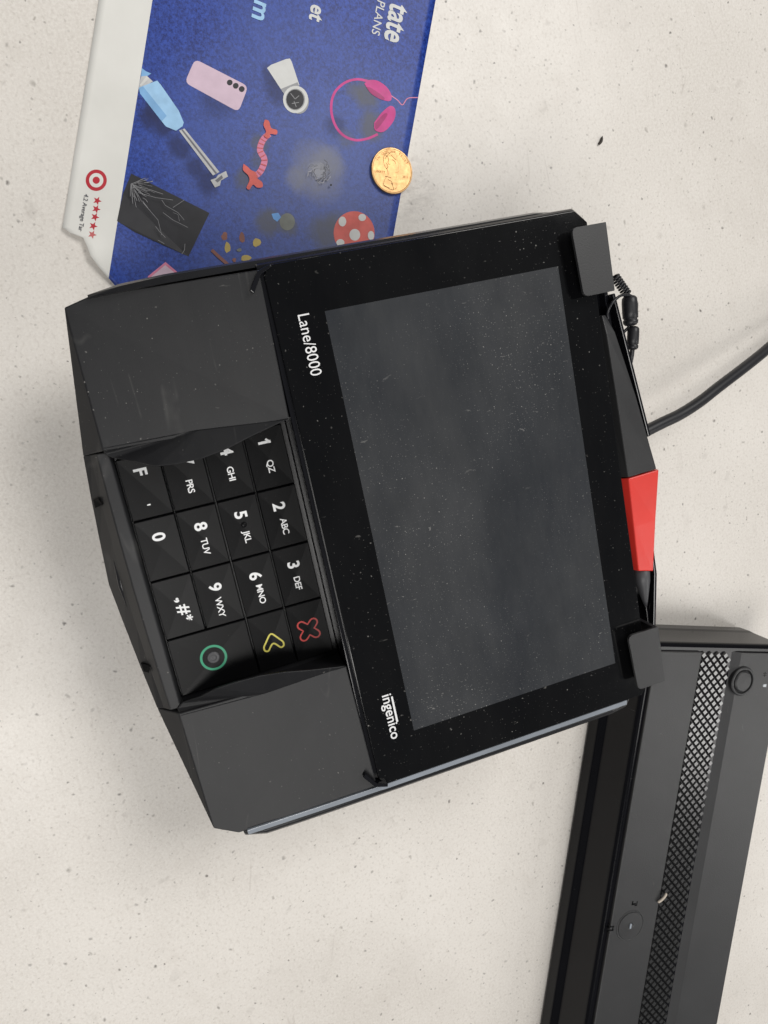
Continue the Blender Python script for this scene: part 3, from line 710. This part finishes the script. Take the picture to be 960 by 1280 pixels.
card_text('lettering', '4.2 Average Tar', (105.5, 242), 5.6, PM('dark_text', (.09, .09, .10)), .02, end=False, cap=True)

# ------------------------------------------------------------------ copper coin on the card
cz = CH + .12
cpos = tb(489.5, 214, cz + .7)
coin = tag(empty('copper_coin', (cpos.x, cpos.y, cz)), 'small copper coin lying face up on the edge of the blue card', 'coin')
R = 9.525; n = 72
prof = [(0.001, 0), (R - .5, 0), (R - .12, .12), (R, .35), (R, 1.25), (R - .15, 1.47), (R - .55, 1.52), (R - .75, 1.38), (0.001, 1.34)]
rings = [[(r * math.cos(2 * math.pi * k / n), r * math.sin(2 * math.pi * k / n), z) for k in range(n)] for r, z in prof]
v, f = loft(rings)
mesh_obj('disc', v, f, COPPER, coin, bevel=0)
def cl(zx, zy):                            # pixels of the 9.6x enlarged coin -> coin axes
    p = tb(440 + zx / 9.6, 160 + zy / 9.6, cz + 1.4); return (p.x - cpos.x, p.y - cpos.y)
head = [(470, 285), (515, 290), (535, 325), (540, 365), (552, 400), (570, 432), (556, 450), (562, 475), (556, 500), (562, 522), (538, 535), (520, 545), (540, 580), (530, 610), (545, 680), (530, 735), (470, 750), (420, 720), (370, 690), (395, 610), (430, 570), (420, 500), (390, 460), (375, 400), (380, 330), (420, 295)]
hv = sp2([cl(*p) for p in head] + [cl(*head[0])], 3)[:-1]
def relief(poly, z0, z1, inset):
    c = Vector((sum(p[0] for p in poly) / len(poly), sum(p[1] for p in poly) / len(poly)))
    r1 = [(c.x + (p[0] - c.x) * inset, c.y + (p[1] - c.y) * inset, z1) for p in poly]
    return loft([[(p[0], p[1], z0) for p in poly], r1])
v, f = relief(hv, 1.3, 1.50, .95)
mesh_obj('portrait_relief', v, f, COPPER, coin, smooth=False, bevel=.06)
for q in ([(400, 330), (425, 345), (440, 380), (430, 420), (450, 440)], [(470, 330), (500, 360), (530, 385)], [(410, 420), (430, 460), (415, 490)], [(400, 580), (440, 590), (470, 600)], [(430, 620), (470, 640), (490, 680)], [(460, 300), (430, 320), (395, 370)], [(480, 380), (510, 400), (525, 430)], [(470, 660), (490, 700), (500, 740)], [(385, 690), (420, 710), (450, 722)]):
    pts = sp2([cl(*p) for p in q], 4); v, f = tube([(p[0], p[1], 1.5) for p in pts], .11, 6)
    mesh_obj('relief_line', v, f, COPPER_DARK, coin, smooth=True)
ringtext = 'IN GOD WE TRUST'; up_ang = math.atan2(cl(470, 200)[1] - cl(470, 500)[1], cl(470, 200)[0] - cl(470, 500)[0])
vs, fs = [], []
for i, chx in enumerate(ringtext):
    if chx == ' ': continue
    v, f = text_geo(chx, 1.5, .02); a = up_ang + (7 - i) * .15; cs, sn = math.cos(a - math.pi / 2), math.sin(a - math.pi / 2); o_ = len(vs)
    rx, ry = 7.75 * math.cos(a), 7.75 * math.sin(a)
    vs += [(rx + p[0] * cs - p[1] * sn, ry + p[0] * sn + p[1] * cs, 1.40) for p in v]; fs += [tuple(k + o_ for k in q) for q in f]
for body, pos in (('LIBERTY', (335, 525)), ('2011', (640, 590))):
    v, f = text_geo(body, 1.35, .02); a = up_ang - math.pi / 2; cs, sn = math.cos(a), math.sin(a); o_ = len(vs); c0 = cl(*pos)
    vs += [(c0[0] + p[0] * cs - p[1] * sn, c0[1] + p[0] * sn + p[1] * cs, 1.40) for p in v]; fs += [tuple(k + o_ for k in q) for q in f]
mesh_obj('raised_lettering', vs, fs, COPPER_DARK, coin)

# ------------------------------------------------------------------ flat black device with stud strip (lower right)
UH = 34.0
ul = (tb(793, 943, UH), tb(737.5, 1277, UH)); ur = (tb(960, 965, UH), tb(893, 1277, UH)); ut = (tb(833, 806, UH), tb(960, 815, UH))
ydir = (ul[1] - ul[0]); ydir = Vector((ydir.x, ydir.y, 0)).normalized()       # along the long side (down in the photo)
tdir = ut[1] - ut[0]; tdir = Vector((tdir.x, tdir.y, 0)).normalized()
xdir = Vector((-ydir.y, ydir.x, 0))
if xdir.dot(tdir) < 0: xdir = -xdir
uo = ul[0] - ydir * ((ul[0] - ut[0]).dot(ydir)); uo = Vector((uo.x, uo.y, 0))
def UL(p): d = Vector((p.x, p.y, 0)) - uo; return d.dot(xdir), d.dot(ydir)
W = (UL(ur[0])[0] + UL(ur[1])[0]) / 2; LEN = 290
0 and print('UNIT', 'width', W, 'right edge', UL(ur[0]), UL(ur[1]), 'top edge', UL(ut[0]), UL(ut[1]), 'dot', xdir.dot(tdir))
unit = tag(empty('electronic_unit', uo), 'flat black electronic unit with a strip of diamond studs, round button and lock', 'device')
unit.rotation_euler = (0, 0, math.atan2(xdir.y, xdir.x))
sgn = 1 if Vector((0, 0, 1)).dot(xdir.cross(ydir)) > 0 else -1
def up_(x, y, z): return (x, sgn * y, z if z < 12.5 else z + UH - 28)
def UPX(u, v, h=UH):
    a, b = UL(tb(u, v, h)); return a, b
def umesh(name, vf, mat, parent=None, **k): return mesh_obj(name, [up_(*p) for p in vf[0]], vf[1], mat, parent or unit, **k)
def rect(x0, x1, y0, y1, z): return [(x0, y0, z), (x1, y0, z), (x1, y1, z), (x0, y1, z)]
umesh('case', loft([rect(-4.6, W, -2.0, LEN, 1.2), rect(-4.6, W, -2.0, LEN, 9), rect(-1.4, W, -1.6, LEN, 12), rect(-.4, W, -.6, LEN, 24.6), rect(.8, W, .8, LEN, 26.4)]), CASE, bevel=.7, angle=12)
s0, s1 = UPX(875, 870), UPX(792, 1277); q0, q1 = UPX(909, 877), UPX(830, 1277); b0, b1 = UPX(918, 880), UPX(843, 1277)
print('STRIP', s0, s1, q0, q1, b0, b1)
xs0, xs1, xb = (s0[0] + s1[0]) / 2, (q0[0] + q1[0]) / 2, (b0[0] + b1[0]) / 2
# top cover: left panel, recess with studs, bevel, right panel
umesh('top_panel', loft([rect(3.2, xs0, 3.4, LEN - 2, 25.8), rect(3.2, xs0, 3.4, LEN - 2, 28)]), UNIT_TOP, bevel=.5)
umesh('top_panel', ([(xs1 + .2, 3.4, 25.8), (W - .6, 3.4, 25.8), (W - .6, LEN - 2, 25.8), (xs1 + .2, LEN - 2, 25.8), (xb, 3.4, 28), (W - .6, 3.4, 28), (W - .6, LEN - 2, 28), (xb, LEN - 2, 28), (xs1 + .2, 3.4, 26.1), (xs1 + .2, LEN - 2, 26.1)],
      [(3, 2, 1, 0), (4, 5, 6, 7), (8, 4, 7, 9), (0, 1, 5, 4, 8), (1, 2, 6, 5), (2, 3, 9, 7, 6), (3, 0, 8, 9)]), UNIT_TOP, bevel=.3, angle=15)
strip = umesh('grip_strip', box(xs0, xs1 + .2, 3.4, LEN - 2, 25.6, 26.35), GLOSS)
me = bpy.data.meshes.new('stud')
hx, hy = 2.2, 2.1
sv = [(-hx, 0, 0), (0, -hy, 0), (hx, 0, 0), (0, hy, 0), (-hx * .66, 0, 1.5), (0, -hy * .66, 1.5), (hx * .66, 0, 1.5), (0, hy * .66, 1.5)]
sf = [(0, 1, 5, 4), (1, 2, 6, 5), (2, 3, 7, 6), (3, 0, 4, 7), (4, 5, 6, 7)]
if sgn < 0: sv = [(a, -b, c) for a, b, c in sv]; sf = [q[::-1] for q in sf]
me.from_pydata([Vector(p) * S for p in sv], [], sf); me.materials.append(STUD)
px_, py_ = 4.9, 4.7; row = 0; yy = 5.2; cnt = 0
while yy < min(LEN - 4, UPX(800, 1292)[1]):
    xx = xs0 + 1.7 + (px_ / 2 if row % 2 else 0)
    while xx < xs1 - .6:
        o = bpy.data.objects.new('stud', me); col.objects.link(o); o.parent = strip
        o.location = Vector(up_(xx, yy, 26.3)) * S; cnt += 1
        xx += px_
    yy += py_ / 2; row += 1
print('STUDS', cnt)
def disc(c, prof, n=40):
    return loft([[(c[0] + r * math.cos(2 * math.pi * k / n), c[1] + r * math.sin(2 * math.pi * k / n), z) for k in range(n)] for r, z in prof])
bc = UPX(929, 852, UH + 1)
bt = umesh('power_button', disc(bc, [(7.9, 25.5), (7.9, 28.8), (7.4, 29.3), (6.6, 29.2), (6.3, 28.2), (5.8, 28.0), (5.6, 28.9), (5.0, 29.5), (.01, 29.8)]), UNIT_TOP, smooth=False, bevel=.1)
lc = UPX(787.5, 1157, UH)
lk = umesh('lock', disc(lc, [(8.6, 27.5), (8.6, 28.15), (8.4, 28.25), (8.2, 28.2), (8.1, 28.02), (7.5, 28.0), (7.4, 28.35), (2.0, 28.5), (1.4, 28.2), (.7, 28.1), (.01, 28.1)]), UNIT_TOP, bevel=.05)
umesh('keyhole', loft([[(lc[0] + a, lc[1] + b, z) for a, b in ((-.5, -1.3), (.5, -1.3), (.5, 1.3), (-.5, 1.3))] for z in (28.0, 28.62)]), STRIP, lk)
def mark(px, parts, k=1.6):
    c = UPX(*px); ps = []
    for a0, a1, b0_, b1_ in parts: ps.append(box(c[0] + a0 * k, c[0] + a1 * k, c[1] + b0_ * k, c[1] + b1_ * k, 28.0, 28.06))
    return join(*ps)
umesh('printed_symbol', mark((793, 1130), [(-1.1, .6, -.3, .3), (-1.1, -.6, -1.2, .2), (.2, 1.2, .3, .8), (.8, 1.2, -.9, .5)]), KEY)
umesh('printed_symbol', mark((763.5, 1161), [(-1.2, 1.2, -.9, -.5), (-1.2, 1.2, .3, .8), (-1.2, -.8, -.9, .8), (.6, 1.0, -.9, .8)]), KEY)
umesh('printed_symbol', mark((956, 843), [(-1.5, 1.5, -.8, -.4), (-1.5, 1.5, .3, .7), (-.3, .3, -1.6, 1.4)], .9), KEY)
umesh('printed_symbol', mark((956, 857), [(-1.2, 1.2, -.8, .8), (-1.6, -.9, -.4, .4)], .9), STRIP)
for (a, b) in ((10, 12), (W - 10, 12), (10, LEN - 12), (W - 10, LEN - 12)):
    umesh('foot', disc((a, b), [(5, 0), (5, 1.4)], 16), BODY)

# ------------------------------------------------------------------ loose bits
sw = [tb(822, 1128, UH + .6), tb(826, 1125.5, UH + 1.2), tb(830.5, 1121, UH + 1.6), tb(833, 1116.5, UH + 1.9)]
sb = Vector((sw[0].x, sw[0].y, UH))
v, f = tube(smooth_path([p - sb for p in sw], 4), [.3] + [.75] * 11 + [.4], 8)
o = mesh_obj('plastic_scrap', v, f, plain('ivory_plastic', (.55, .48, .40), .4), smooth=True); o.location = sb * S
tag(o, 'tiny curved ivory scrap lying beside the diamond stud strip', 'scrap')
ca_, cb_ = tb(748, 181, .7), tb(753, 170, .7); mid = (ca_ + cb_) / 2 + Vector((.5, .3, 0)); base0 = Vector((mid.x, mid.y, 0))
v, f = tube(smooth_path([p - base0 for p in (ca_, mid, cb_)], 5), [.15, .45, .62, .7, .72, .72, .7, .66, .55, .35, .12], 8)
o = mesh_obj('crumb', v, f, plain('dark_crumb', (.03, .022, .016), .6), smooth=True); o.location = base0 * S
tag(o, 'small dark brown crumb lying alone on the open counter', 'crumb')
